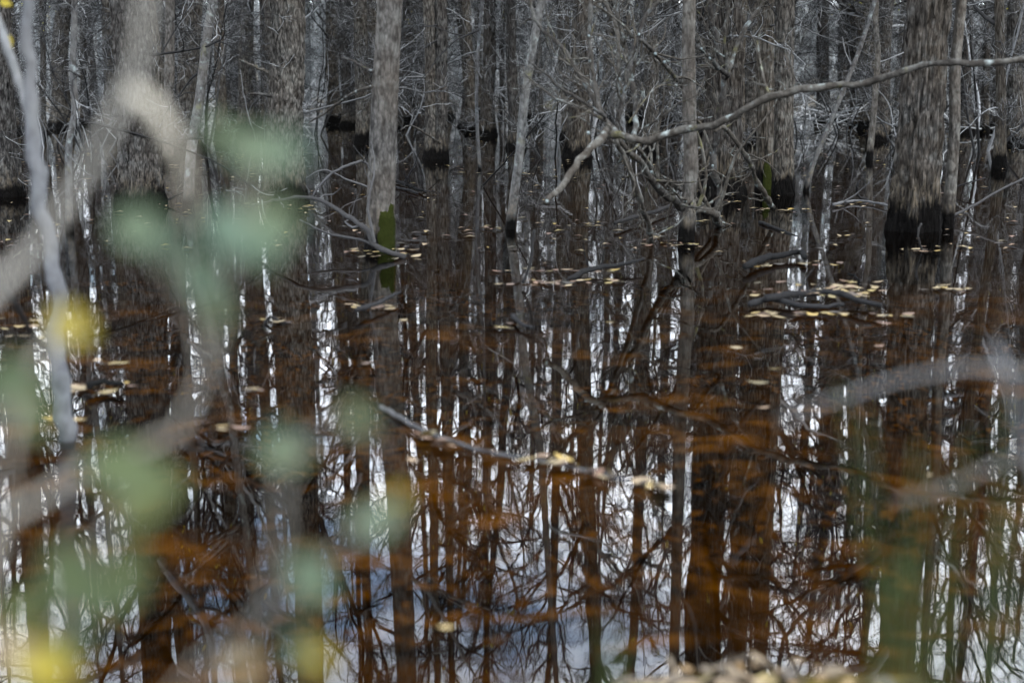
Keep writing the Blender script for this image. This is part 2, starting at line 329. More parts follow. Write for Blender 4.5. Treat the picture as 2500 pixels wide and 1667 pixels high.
def crown_geo(rng, path_fn, H, r0, z0, n1, lv=4, dens=1., rmin=.003, low=6, sides=(5,4,3,3), low_z=(.5,3.)):
    zz=np.linspace(0,H,28); P=np.array([[*path_fn(v),v] for v in zz])[None]; R=(r0*(1-.82*(zz/H)**1.15)+.004)[None]
    g=Geo()
    # living limbs
    t=np.sort(rng.uniform(z0/H,.985,n1)); S=np.array([np.interp(t*H,zz,P[0,:,k]) for k in range(3)]).T
    az=rng.uniform(0,2*math.pi,n1); el=rng.uniform(.25,1.0,n1); D=np.stack([np.cos(az)*np.cos(el),np.sin(az)*np.cos(el),np.sin(el)],-1)
    Ln=rng.uniform(.6,1.25,n1)*np.interp(t,[0,.3,.6,1],[2.2,3.3,3.4,1.0])*H/16
    r=np.minimum(np.interp(t*H,zz,R[0])*.55,Ln*.013+.006)
    A,RA=march(rng,S,D,Ln,r,10,.16,.05,.006)
    parts=[(A,RA,sides[0])]
    # dead lower branches
    if low:
        t=rng.uniform(low_z[0],low_z[1],low)/H; S=np.array([np.interp(t*H,zz,P[0,:,k]) for k in range(3)]).T
        az=rng.uniform(0,2*math.pi,low); el=rng.uniform(-.35,.5,low); D=np.stack([np.cos(az)*np.cos(el),np.sin(az)*np.cos(el),np.sin(el)],-1)
        Ln=rng.uniform(.5,2.2,low); B,RB=march(rng,S,D,Ln,Ln*.005+.005,9,.22,-.02,.004); parts.append((B,RB,4))
        A=np.concatenate([A[:,:9],B]); RA=np.concatenate([RA[:,:9],RB])
    k2=max(2,int(round(7*dens))); C2,R2=children(rng,A,RA,k2,.15,1,.52,.75,.12,7,.6,.2,.25,rmin*1.3); parts.append((C2,R2,sides[1]))
    last=C2
    if lv>=3:
        k3=max(2,int(round(5*dens))); C3,R3=children(rng,C2,R2,k3,.15,1,.5,.7,.12,5,.65,.24,.15,rmin); parts.append((C3,R3,sides[2])); last=C3
    if lv>=4:
        C4,R4=children(rng,C3,R3,max(1,int(round(3*dens))),.2,1,.6,.65,.12,4,.7,.25,.12,rmin*.9); parts.append((C4,R4,sides[3])); last=C4
    for a_,r_,s_ in parts: g.add(*tubes(a_,r_,s_))
    return g,last
def straight(x=0,y=0): return lambda z:(x,y)
def wobble(seed,amp,dx=0.,dy=0.,zl=6.):
    """slowly wandering line; dx per metre of height up to zl, then fading"""
    ph=np.random.default_rng(seed).uniform(0,6.28,4)
    def f(z):
        e = z if z<zl else zl+(z-zl)*.35
        s=min(max(z,0)/1.5,1.)
        return (dx*e+amp*s*(math.sin(z*.55+ph[0])-math.sin(ph[0])+.4*math.sin(z*1.7+ph[1])-.4*math.sin(ph[1])), dy*e+amp*s*(math.sin(z*.5+ph[2])-math.sin(ph[2])))
    return f
AR=.18   # archetype radius
protos=[]
def proto(i):
    rng=np.random.default_rng(100+i); H=[15,17,18.5,16,14,19,16.5][i]; pf=wobble(i+5,[.05,.07,.04,.10,.12,.06,.09][i])
    me,_=trunk_mesh('trunk',pf,H,AR,[.6,.8,.5,.7,.9,.5,.6][i],i*3+1,segs=44,dz=.045,ztop_fine=3.,amp=.02,kx=20,kz=[5,3,6,4,5,2.5,5][i],lobes=[0,4,3,0,5,3,4][i])
    me.materials.append(M_BARK if i%3 else M_BARKB)
    g,last=crown_geo(rng,pf,H,AR,2.0,34,4,1.15,.0034,low=20,low_z=(.3,5))
    cm=g.mesh('crown'); cm.materials.append(M_TWIG)
    V,Qd=leaf_cards(rng,last,.055,150); lm=mesh('leaves',V,Qd,smooth=False); lm.materials.append(M_HANG)
    return (me,cm,lm)
for i in range(5): protos.append(proto(i))
SEEN=[]   # (screen x, row word, object, noun, look)
def inst_tree(x,y,r,lean,i,sz=1.,label=None,rz=None,z=0.,name='bare_tree'):
    me,cm,lm=protos[i%5]
    e=obj(name,None,loc=(x,y,z),label=label,cat='tree'); e.empty_display_size=.2
    s=r/AR; e.scale=(s,s,sz); 
    tr=obj('trunk',me,parent=e); cr=obj('crown',cm,parent=e); lf=obj('leaves',lm,parent=cr,kind='stuff')
    rz=(x*12.9+y*7.7)%6.28 if rz is None else rz
    # spin parts about the trunk, lean the whole tree
    tr.rotation_euler=(0,0,rz); cr.rotation_euler=(0,0,rz)
    cr.scale=(1/s*.5+.5,1/s*.5+.5,1)
    if y>56:      # bank trees get lighter bark, painting in the brighter light of the distance
        for o_ in (tr,cr): o_.material_slots[0].link='OBJECT'; o_.material_slots[0].material=M_FARLIT
    e.rotation_euler=(0,lean,0); return e
def moss_patch(parent, path, r_fn, th0, th1, z0, z1, seed):
    n,m=40,26; V=[]; zz=np.linspace(z0,z1,n); tt=np.linspace(th0,th1,m)
    for a,zv in enumerate(zz):
        c=path(zv)
        for b_,tv in enumerate(tt):
            u=a/(n-1); v_=b_/(m-1); edge=min(u*5+.5,(1-u)*2.2,v_*3.2,(1-v_)*3.2)+.45*(vnoise(np.array([u*6.,v_*4,seed]),2)-.5)
            edge-=.5*abs(v_-.5)*(1+2*u); k=.026*min(max(edge*1.6-.25,-1.6),.75)+.005*(vnoise(np.array([u*34.,v_*26,seed]),4)-.5)+.004*(vnoise(np.array([u*9.,v_*8,seed]),5)-.5)
            r=r_fn(zv)+k; V.append((c[0]+math.cos(tv)*r,c[1]+math.sin(tv)*r,zv))
    idx=np.arange(n*m).reshape(n,m); Q=np.stack([idx[:-1,:-1],idx[:-1,1:],idx[1:,1:],idx[1:,:-1]],-1).reshape(-1,4)
    return obj('moss',mesh('moss',V,Q),M_MOSS,parent=parent)
def hero(name,xb,yw,wpx,xt,seed,mat,label,flare=.4,H=None,amp=.024,kx=20,kz=4.5,wob=.03,n1=18,z0=2.4,dens=.72,low=8,low_z=(.8,4.5),segs=None,dz=.026,lobes=4,bow=None,cat='tree',anchor=None):
    """tree whose waterline is at photo pixel (xb,yw), width wpx pixels, centre xt where it leaves the top of the photo"""
    b0=on(xb,yw); d=b0[1]; r=wpx*mpp(d)/2
    top=at(xt,0,d); dx=(top[0]-b0[0])/max(top[2],.5)
    H=H or float(np.clip(9+r*40,7,18))
    if bow is None: pf=wobble(seed,wob*r/.2,dx,0.,max(top[2],2.))
    else:
        zs=[]; xs_=[]
        for (px,py) in bow:
            p=at(px,py,d); zs.append(p[2]); xs_.append(p[0]-b0[0])
        oz=np.argsort(zs); zs=np.array(zs)[oz]; xs_=np.array(xs_)[oz]; sl=(xs_[-1]-xs_[0])/max(zs[-1]-zs[0],.3)
        zs=np.concatenate([[-.6],zs,[zs[-1]+3,H]]); xs_=np.concatenate([[xs_[0]-.02],xs_,[xs_[-1]+sl*1.5,xs_[-1]+sl*1.5+.3]])
        zf=np.linspace(-.6,H,160); xf=np.interp(zf,zs,xs_); ker=np.hanning(11); ker/=ker.sum(); xf=np.convolve(np.pad(xf,5,'edge'),ker,'valid')
        pf=lambda z:(float(np.interp(z,zf,xf)),0.03*math.sin(z*.8+seed))
    segs=segs or int(np.clip(2*math.pi*r/.011,18,132))
    e=obj(name,None,loc=(b0[0],d,0),label=label,cat=cat); e.empty_display_size=.2
    zt=min(max(top[2]+.6,3.2),6.)
    me,_=trunk_mesh('trunk',pf,H,r,flare,seed,segs=segs,dz=dz,ztop_fine=zt,amp=amp*min(1,r/.16),kx=kx,kz=kz,lobes=lobes)
    obj('trunk',me,mat,e)
    g,last=crown_geo(np.random.default_rng(seed),pf,H,r,z0,n1,4,dens,.0032,low=low,low_z=low_z)
    cr=obj('crown',g.mesh('crown'),M_TWIG,e)
    V,Qd=leaf_cards(np.random.default_rng(seed+9),last,.055,60); obj('leaves',mesh('leaves',V,Qd,smooth=False),M_HANG,cr,kind='stuff')
    rf=lambda z:(r*(1-.82*max(z/H,0)**1.15)+r*flare*math.exp(-max(z,-.15)/(.9*r+.16)))
    if anchor: SEEN.append((xb,'anchor',None,anchor,None))
    HERO_XY.append((b0[0],d)); return e,pf,rf,d
HERO_XY=[]
def limb(parent,pts,wpx0,wpx1,mat,name='branch',n=14,sides=7,seed=0,rough=.06):
    """pts: (px,py,depth); a tapering, slightly knobbly limb; parent-local when parent given"""
    p=np.array([at(*q_) for q_ in pts]); d=np.array([q_[2] for q_ in pts])
    P=smooth_path(p,n); rng=np.random.default_rng(seed+int(pts[0][0]))
    P[1:-1]+=rng.normal(size=(n-2,3))*wpx0*mpp(d[0])*.10
    r=np.linspace(wpx0*mpp(d[0])/2,wpx1*mpp(d[-1])/2,n)*(1+rng.normal(size=n)*rough*1.6)
    P=np.vstack([P,P[-1]+(P[-1]-P[-2])*.05]); r=np.append(r,.0006); P=np.vstack([P[0]-(P[1]-P[0])*.03,P]); r=np.insert(r,0,.0006)
    off=np.array(parent.location) if parent is not None else P[0]
    V,Qd=tubes(P,r,sides)
    if parent is None: return mesh(name,V-off,Qd),off,P,r
    o=obj(name,mesh(name,V-off,Qd),mat,parent); return o,off,P,r

H1=hero('thick_tree',12,478,62,-8,11,M_BARKG,'thick grey trunk cut off by the left edge of the picture',anchor='left-edge trunk')
H2=hero('thick_tree',345,500,88,318,12,M_BARKG,'thick furrowed trunk behind the pale blurred forked twig',dens=.95,n1=24,flare=.28,amp=.032,kx=20,kz=5,anchor='trunk behind the forked twig')
H3=hero('thick_tree',694,492,80,692,13,M_BARKG,'thick scaly trunk rising behind the blurred sage green leaves',dens=.95,n1=24,flare=.35,amp=.028,kx=20,kz=5,anchor='scaly trunk')
H4=hero('mossy_tree',924,606,64,950,14,M_SMOOTH,'smooth grey tan trunk with a green moss patch at its waterline',flare=.12,amp=.009,kx=30,kz=9,wob=.02,low=0,H=11,z0=2.2,anchor='moss-footed trunk',lobes=0)
H8=hero('twin_tree',1058,388,32,1050,18,M_BARK,'dark stem pair sharing one swollen black foot',flare=.75,amp=.012,wob=.05,anchor='twin-stemmed trunk',lobes=3)
H34=hero('ridged_tree',1763,473,86,1758,34,M_SHAG,'brown trunk with long vertical ridges behind the slim grey pole',dens=.95,n1=24,flare=.28,amp=.036,kx=19,kz=2.0,anchor='ridged brown trunk')
H35=hero('paired_tree',1912,473,46,1922,35,M_BARK,'grey trunk pressed against a darker mossy trunk left of the thin leaning rod',flare=.3,amp=.013,anchor=None)
H35b=hero('paired_tree',1868,462,42,1872,36,M_BARKB,'dark trunk with a mossy foot squeezed behind a paler trunk',flare=.3,amp=.013)
H33=hero('grey_pole_tree',1677,588,33,1688,33,M_SMOOTH,'slim smooth grey pole tree standing in front of the ridged brown trunk',flare=.1,amp=.007,kx=34,kz=10,low=0,H=9,bow=[(1675,600),(1680,520),(1690,400),(1684,300),(1683,200),(1680,90),(1683,0)],anchor='slim grey pole')
H40=hero('shaggy_tree',2232,561,98,2264,40,M_SHAG,'largest trunk at right with shaggy brown bark and black wet foot',dens=.95,n1=24,flare=.32,amp=.040,kx=18,kz=2.8,low=2,low_z=(2.5,4),anchor='largest right-hand trunk',lobes=5)
H41=hero('grey_sapling',2312,556,27,2345,41,M_SMOOTH,'grey sapling hugging the right side of the largest trunk',flare=.12,amp=.003,low=0,H=8,bow=[(2312,556),(2322,430),(2330,300),(2328,180),(2336,90),(2346,0)])
H16=hero('pale_sapling',462,508,24,522,16,M_POLE,'pale leaning sapling with its foot behind the blurred leaves',flare=.1,amp=.003,low=2,H=9,bow=[(460,515),(463,440),(470,345),(490,240),(503,120),(512,50),(525,0)],anchor='pale leaning sapling')
H17=hero('wavy_sapling',172,560,15,183,17,M_POLE,'thin wavy grey sapling right of the blurred near stem',flare=.1,amp=.002,low=3,H=8,bow=[(172,560),(170,420),(168,345),(190,270),(178,180),(182,90),(183,0)])
H15=hero('slim_tree',410,404,25,414,15,M_SMOOTH,'slim grey trunk between the forked twig trunk and pale leaning sapling',flare=.15,amp=.004,low=4,H=10)
HL=hero('lichen_pole_tree',1246,560,21,1325,21,M_POLE,'slender lichen spotted pole leaning right in the middle of the water',flare=.1,amp=.003,low=0,H=7,bow=[(1244,570),(1256,470),(1270,372),(1277,266),(1290,180),(1302,106),(1323,0)],anchor='leaning lichen pole')
H11=hero('white_sapling',1170,415,8,1177,22,M_POLE,'very thin whitish sapling standing right of the twin stemmed trunk',flare=.05,amp=.001,low=3,H=7,bow=[(1172,415),(1166,330),(1163,240),(1165,160),(1170,80),(1178,0)])
H39=hero('rod_sapling',1967,468,12,2137,39,M_POLE,'thin rod leaning far right between paired trunks and largest trunk',flare=.05,amp=.001,low=1,H=6,bow=[(1967,470),(1985,400),(2020,320),(2062,215),(2100,120),(2137,0)])
H38=hero('slim_sapling',2122,390,14,2140,38,M_SMOOTH,'slim grey sapling in front of the thick far trunk by brushwood',flare=.1,amp=.002,low=3,H=9,bow=[(2122,392),(2132,300),(2140,200),(2146,130),(2138,60),(2140,0)])
# second stem of the twin
e,pf,rf,d=H8
me,_=trunk_mesh('trunk',lambda z:(.13+.012*z,-.05),14,.10,.35,77,segs=60,dz=.025,ztop_fine=4,amp=.011); obj('trunk',me,M_BARK,e)
g,last=crown_geo(np.random.default_rng(78),lambda z:(.13+.012*z,-.05),14,.10,3.,18,4,.8); obj('crown',g.mesh('crown'),M_TWIG,e)
# moss on feet
moss_patch(H4[0],H4[1],H4[2],R_(-112),R_(40),-.04,.42,1)
moss_patch(H35b[0],H35b[1],H35b[2],R_(-120),R_(-50),-.02,.4,2)
moss_patch(H8[0],H8[1],lambda z:H8[2](z)*1.02,R_(-70),R_(20),-.02,.28,3)
# explicit low branches on heroes
limb(H4[0],[(912,175,11.4),(880,160,11.5),(858,147,11.6),(834,141,11.7)],9,4,M_LIMB,seed=1)
limb(H4[0],[(908,212,11.4),(870,225,11.6),(818,256,11.9),(780,285,12.1),(739,304,12.3)],9,3,M_LIMB,seed=2)
limb(H3[0],[(655,177,15.5),(620,162,15.5),(585,146,15.6)],9,5,M_LIMB,seed=3)
limb(H3[0],[(662,235,15.5),(635,230,15.4),(606,230,15.3)],9,6,M_LIMB,seed=4)
limb(H8[0],[(1074,350,23.1),(1036,324,22.8),(999,306,22.6),(978,319,22.4)],7,3,M_LIMB,seed=5)

# catalogued trees farther off: (x at waterline, waterline y, width px, x at top, proto)
FAR=[(858,308,34,852,1,'straight dark trunk just left of the moss-footed trunk'),
(890,352,37,880,2,'dark trunk half hidden behind the left side of the moss-footed trunk'),
(816,292,18,812,3,'narrow straight far trunk two places left of the moss-footed trunk'),
(1148,311,34,1140,4,'dark trunk directly left of the thin whitish sapling'),
(1190,332,34,1187,0,'mossy footed trunk directly right of the thin whitish sapling'),
(600,322,37,598,2,'brown trunk left of the scaly trunk with bark peeling at the foot'),
(542,345,27,540,5,'straight dark trunk right of the pale leaning sapling'),
(454,367,54,462,6,'broad dark trunk just left of the pale leaning sapling'),
(154,313,44,140,4,'dark trunk with mossy foot beside the thin wavy sapling'),
(268,330,32,266,1,'dark trunk hidden behind the left side of the forked twig trunk'),
(746,266,26,744,0,'distant trunk standing on the far bank just right of the scaly trunk'),
(207,300,17,200,3,'narrow far trunk between the wavy sapling and the forked twig trunk'),
(104,330,15,98,6,'narrow far trunk seen just right of the blurred near stem'),
(1261,361,28,1240,4,'curved trunk partly covered by the leaning lichen pole'),
(1391,340,33,1383,1,'straight dark trunk in open water right of the leaning lichen pole'),
(1590,372,36,1588,2,'dark trunk behind the tangle left of the slim grey pole'),
(2010,295,33,2016,0,'dark trunk directly left of the thick trunk ringed by brushwood'),
(2111,308,62,2108,5,'thick far trunk ringed by pale fallen brushwood'),
(2440,409,25,2452,3,'slim trunk second from the right edge'),
(2483,351,40,2490,1,'dark trunk touching the right edge of the picture'),
(2358,324,29,2362,6,'straight trunk just right of the grey side sapling'),
(2403,322,18,2408,0,'narrow trunk third from the right edge')]
for (xb,yw,wp,xt,i,lab) in FAR:
    p=on(xb,yw); d=p[1]; r=wp*mpp(d)/2*.93; tp=at(xt,0,d); ln=math.atan2(tp[0]-p[0],max(tp[2],1))
    inst_tree(p[0],d,r,ln,i,1.0,lab); HERO_XY.append((p[0],d))
# background trees: scattered through the swamp and onto the far bank
rng=np.random.default_rng(5)
cand=[]; pts=list(HERO_XY)
ORD=['first','second','third','fourth','fifth','sixth','seventh','eighth','ninth','tenth','eleventh','twelfth','thirteenth','fourteenth','fifteenth','sixteenth','seventeenth','eighteenth','nineteenth','twentieth']
def scatter(n,y0,y1,mind,margin):
    k=0; tries=0
    while k<n and tries<6000:
        tries+=1; y=math.sqrt(rng.uniform(y0*y0,y1*y1)); x=rng.uniform(-1,1)*(y*.36+margin)
        if min((x-a)**2+(y-b_)**2 for a,b_ in pts)<mind*mind: continue
        px=1250+x/(y*math.cos(PITCH)*1.0)*FPX*math.cos(PITCH)
        # keep the open pools of the photograph open
        if y<34 and any(a<px<b_ for a,b_ in ((960,1045),(1200,1380),(1420,1560),(700,800),(1960,2080))): continue
        if y<24: continue
        pts.append((x,y)); cand.append((px,x,y)); k+=1
scatter(28,24,40,1.9,1.0); scatter(40,40,57,2.0,2.0); scatter(56,57,82,2.2,3.0); scatter(60,82,110,2.4,3.)
for px,py in ((1425,285),(1478,300),(1540,290),(1622,303),(1655,286),(2060,285),(1300,290),(1225,284),(560,286),(2190,300)):
    p=on(px,py); cand.append((px,p[0],p[1]))
trees_bg=[]
for (px,x,y) in cand:
    i=int(rng.integers(0,7)); r=float(rng.choice([.07,.09,.12,.15,.18,.2,.23])*rng.uniform(.85,1.15)); lean=float(rng.normal(0,.03))
    e=inst_tree(x,y,r,lean,i,float(rng.uniform(.8,1.1))*(.72 if r<.1 else 1.)*(1. if y<60 else (.97 if y<80 else .86)),None,float(rng.uniform(0,6.28)),z=0. if y<58 else float(ground_z(np.array(x),np.array(y))))
    trees_bg.append((px,x,y,r,lean,e))
anch=sorted([(s[0],s[3]) for s in SEEN])
def gap(px):
    l=[a for a in anch if a[0]<=px]; r=[a for a in anch if a[0]>px]
    if not l: return 'left of the %s'%r[0][1]
    if not r: return 'right of the %s'%l[-1][1]
    return 'right of the %s'%l[-1][1]
def label_rows(items,noun):
    by={}
    for it in items:
        px,x,y,r,lean,e=it; row='mid-distance' if y<40 else ('distant' if y<57 else 'bank')
        if not -30<px<2530: row='outer '+row
        by.setdefault((gap(px),row),[]).append(it)
    for (gp,row),lst in by.items():
        lst.sort(key=lambda a:a[0])
        for k,(px,x,y,r,lean,e) in enumerate(lst):
            th='slender' if r<.1 else ('medium' if r<.17 else 'stout'); 
            what={'mid-distance':'%s %s in mid-distance water'%(th,noun),'distant':'%s distant %s in water'%(th,noun),'bank':'%s farthest %s on the bank'%(th,noun)}.get(row,'%s %s beyond the picture edge'%(th,noun))
            e['label']='%s, %s %s'%(what,ORD[min(k,19)],gp); e['group']='background trees of the flooded wood'
label_rows(trees_bg,'trunk')

# ------------------------------------------------------------------ far wood: one mass
def far_tree(seed):
    rg=np.random.default_rng(seed); H=rg.uniform(14,19); pf=wobble(seed,.15); g=Geo()
    zz=np.linspace(-.3,H,8); P=np.array([[*pf(v),v] for v in zz]); g.add(*tubes(P,.18*(1-.8*np.clip(zz/H,0,1)),5))
    n=32; t=rg.uniform(.04,.98,n); S=np.array([[*pf(v*H),v*H] for v in t]); az=rg.uniform(0,6.28,n); el=rg.uniform(.1,1.,n)
    D=np.stack([np.cos(az)*np.cos(el),np.sin(az)*np.cos(el),np.sin(el)],-1); Ln=rg.uniform(1.2,3.6,n)
    A,RA=march(rg,S,D,Ln,Ln*.012+.012,5,.2,.05,.014); g.add(*tubes(A,RA,3))
    B,RB=children(rg,A,RA,5,.15,1,.55,.75,.12,3,.7,.25,.4,.012); g.add(*tubes(B,RB,3)); return g.arr()
ft=[far_tree(300+i) for i in range(4)]
g=Geo(); rng=np.random.default_rng(8)
for k in range(205):
    y=rng.uniform(96,225); x=rng.uniform(-1,1)*(y*.37+5); V,Qd,_t=ft[k%4]; a=rng.uniform(0,6.28); s=rng.uniform(.62,.92); ca,sa=math.cos(a),math.sin(a)
    V2=np.stack([(V[:,0]*ca-V[:,1]*sa)*s*1.15+x,(V[:,0]*sa+V[:,1]*ca)*s*1.15+y,V[:,2]*s+float(ground_z(np.array(x),np.array(y)))],-1); g.add(V2,Qd)
FW=g
for k in range(520):
    y=math.sqrt(rng.uniform(56**2,112**2)); x=rng.uniform(-1,1)*(y*.37+3); H_=rng.uniform(8,15); r_=rng.choice([.03,.04,.05,.07,.09]); gz=float(ground_z(np.array(x),np.array(y)))
    lx,ly=rng.normal(0,.04,2); zz=np.linspace(-.3,H_,9); P=np.stack([x+lx*zz+.05*np.sin(zz*.7+k),y+ly*zz,zz+gz],-1); g.add(*tubes(P,r_*(1-.75*np.clip(zz/H_,0,1)),5))
    n_=8; t_=rng.uniform(.1,1,n_)*8; i_=np.minimum(t_.astype(int),7); S=P[i_]+(P[i_+1]-P[i_])*(t_-i_)[:,None]; az=rng.uniform(0,6.28,n_); el=rng.uniform(.1,1.1,n_)
    D=np.stack([np.cos(az)*np.cos(el),np.sin(az)*np.cos(el),np.sin(el)],-1); A_,RA_=march(rng,S,D,rng.uniform(.7,2.4,n_),np.full(n_,.012),4,.25,.05,.006); g.add(*tubes(A_,RA_,3))
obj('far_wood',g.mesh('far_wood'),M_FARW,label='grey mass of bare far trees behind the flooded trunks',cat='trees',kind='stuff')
# the wood goes on beside and behind the viewer
g=Geo()
for k in range(36):
    a=rng.uniform(0,6.28); d_=rng.uniform(5,38); x=math.sin(a)*d_; y=math.cos(a)*d_-2
    if y>-1 and abs(x)<y*.40+3.2: continue
    V,Qd,_t=ft[k%4]; a=rng.uniform(0,6.28); ca,sa=math.cos(a),math.sin(a)
    g.add(np.stack([V[:,0]*ca-V[:,1]*sa+x,V[:,0]*sa+V[:,1]*ca+y,V[:,2]],-1),Qd)
obj('surrounding_wood',g.mesh('surrounding_wood'),M_FARW,label='bare wood continuing beside and behind the viewpoint',cat='trees',kind='stuff')
# bare thicket along the far bank
def shrub_geo(rg,nst,h,spread,rmin=.003,lv=3,sides=(4,3,3)):
    az=rg.uniform(0,6.28,nst); S=np.stack([np.cos(az)*.08,np.sin(az)*.08,np.full(nst,-.25)],-1)*rg.uniform(.3,1.5,(nst,1)); S[:,2]=-.25
    D=norm(np.stack([np.cos(az)*spread,np.sin(az)*spread,np.ones(nst)],-1)+rg.normal(size=(nst,3))*.12); Ln=h*rg.uniform(.55,1.1,nst)
    A,RA=march(rg,S,D,Ln,Ln*.006+.004,12,.12,.04,rmin*1.5); g=Geo(); g.add(*tubes(A,RA,sides[0]))
    B,RB=children(rg,A,RA,7,.2,1,.4,.7,.08,7,.65,.2,.2,rmin*1.2); g.add(*tubes(B,RB,sides[1]))
    if lv>2:
        C,RC=children(rg,B,RB,4,.2,1,.5,.7,.08,5,.7,.22,.12,rmin); g.add(*tubes(C,RC,sides[2]))
    return g
sh=[shrub_geo(np.random.default_rng(500+i),5,4.2,.5,.007,2,(3,3,3)).arr() for i in range(3)]
g=Geo()
for k in range(150):
    y=rng.uniform(57,100); x=rng.uniform(-1,1)*(y*.37+4); V,Qd,_t=sh[k%3]; a=rng.uniform(0,6.28); s=rng.uniform(.5,1.7); ca,sa=math.cos(a),math.sin(a)
    g.add(np.stack([(V[:,0]*ca-V[:,1]*sa)*s+x,(V[:,0]*sa+V[:,1]*ca)*s+y,V[:,2]*s+float(ground_z(np.array(x),np.array(y)))],-1),Qd)
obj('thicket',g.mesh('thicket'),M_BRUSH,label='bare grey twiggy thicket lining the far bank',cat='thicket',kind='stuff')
# fallen brushwood along the bank and round the thick far trunk
g=Geo()
def brush(n,cx_,cy_,sx,sy,h,l0,l1):
    S=np.stack([rng.normal(cx_,sx,n),rng.normal(cy_,sy,n),rng.uniform(.0,h,n)],-1); az=rng.uniform(0,6.28,n); el=rng.normal(.15,.5,n)
    D=np.stack([np.cos(az)*np.cos(el),np.sin(az)*np.cos(el),np.sin(el)],-1); Ln=rng.uniform(l0,l1,n)
    P,R=march(rng,S,D,Ln,rng.uniform(.006,.028,n),7,.14,0,.005); g.add(*tubes(P,R,4))
p=on(2111,312); brush(230,p[0],p[1],1.9,1.6,.55,.5,2.4)
p=on(790,275); brush(150,p[0],p[1],3.5,2.2,.35,.6,2.4)
p=on(1050,268); brush(130,p[0],p[1],5,2.0,.3,.6,2.2)
p=on(1600,280); brush(120,p[0],p[1],5,2.5,.3,.6,2.2)
p=on(250,275); brush(110,p[0],p[1],5,2.5,.3,.6,2.2)
p=on(2400,280); brush(80,p[0],p[1],3,2.5,.3,.6,2.2)
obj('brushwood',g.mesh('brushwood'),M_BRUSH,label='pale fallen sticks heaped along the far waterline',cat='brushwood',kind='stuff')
# leafless shrubs standing in the water, countable
shp=[]
for i in range(5):
    m_=shrub_geo(np.random.default_rng(520+i),4+i%3,2.6+.35*i,.35,.0028).mesh('stems'); m_.materials.append(M_TWIG); shp.append(m_)
SH=[(60,330),(120,360),(230,372),(420,330),(500,365),(575,300),(640,340),(760,330),(985,330),(1030,300),(1105,300),(1225,320),(1300,300),(1345,385),(1440,345),(1500,320),(1545,395),(1625,330),(1700,330),(1835,330),(1955,340),(2065,330),(2170,330),(2200,360),(2390,370),(2465,330)]
sb=[]
for k,(px,py) in enumerate(SH):
    p=on(px,py); e=obj('bare_shrub',None,loc=p,cat='shrub',group='leafless shrubs in the water'); s=.8+.4*((k*37)%10)/10; e.scale=(s,s,s); e.rotation_euler=(0,0,k*1.7)
    obj('stems',shp[k%5],parent=e); sb.append((px,e))
by={}
for px,e in sorted(sb,key=lambda a:a[0]): by.setdefault(gap(px),[]).append(e)
for gp,lst in by.items():
    for k,e in enumerate(lst): e['label']='leafless twiggy shrub standing in water, %s %s'%(ORD[k],gp)

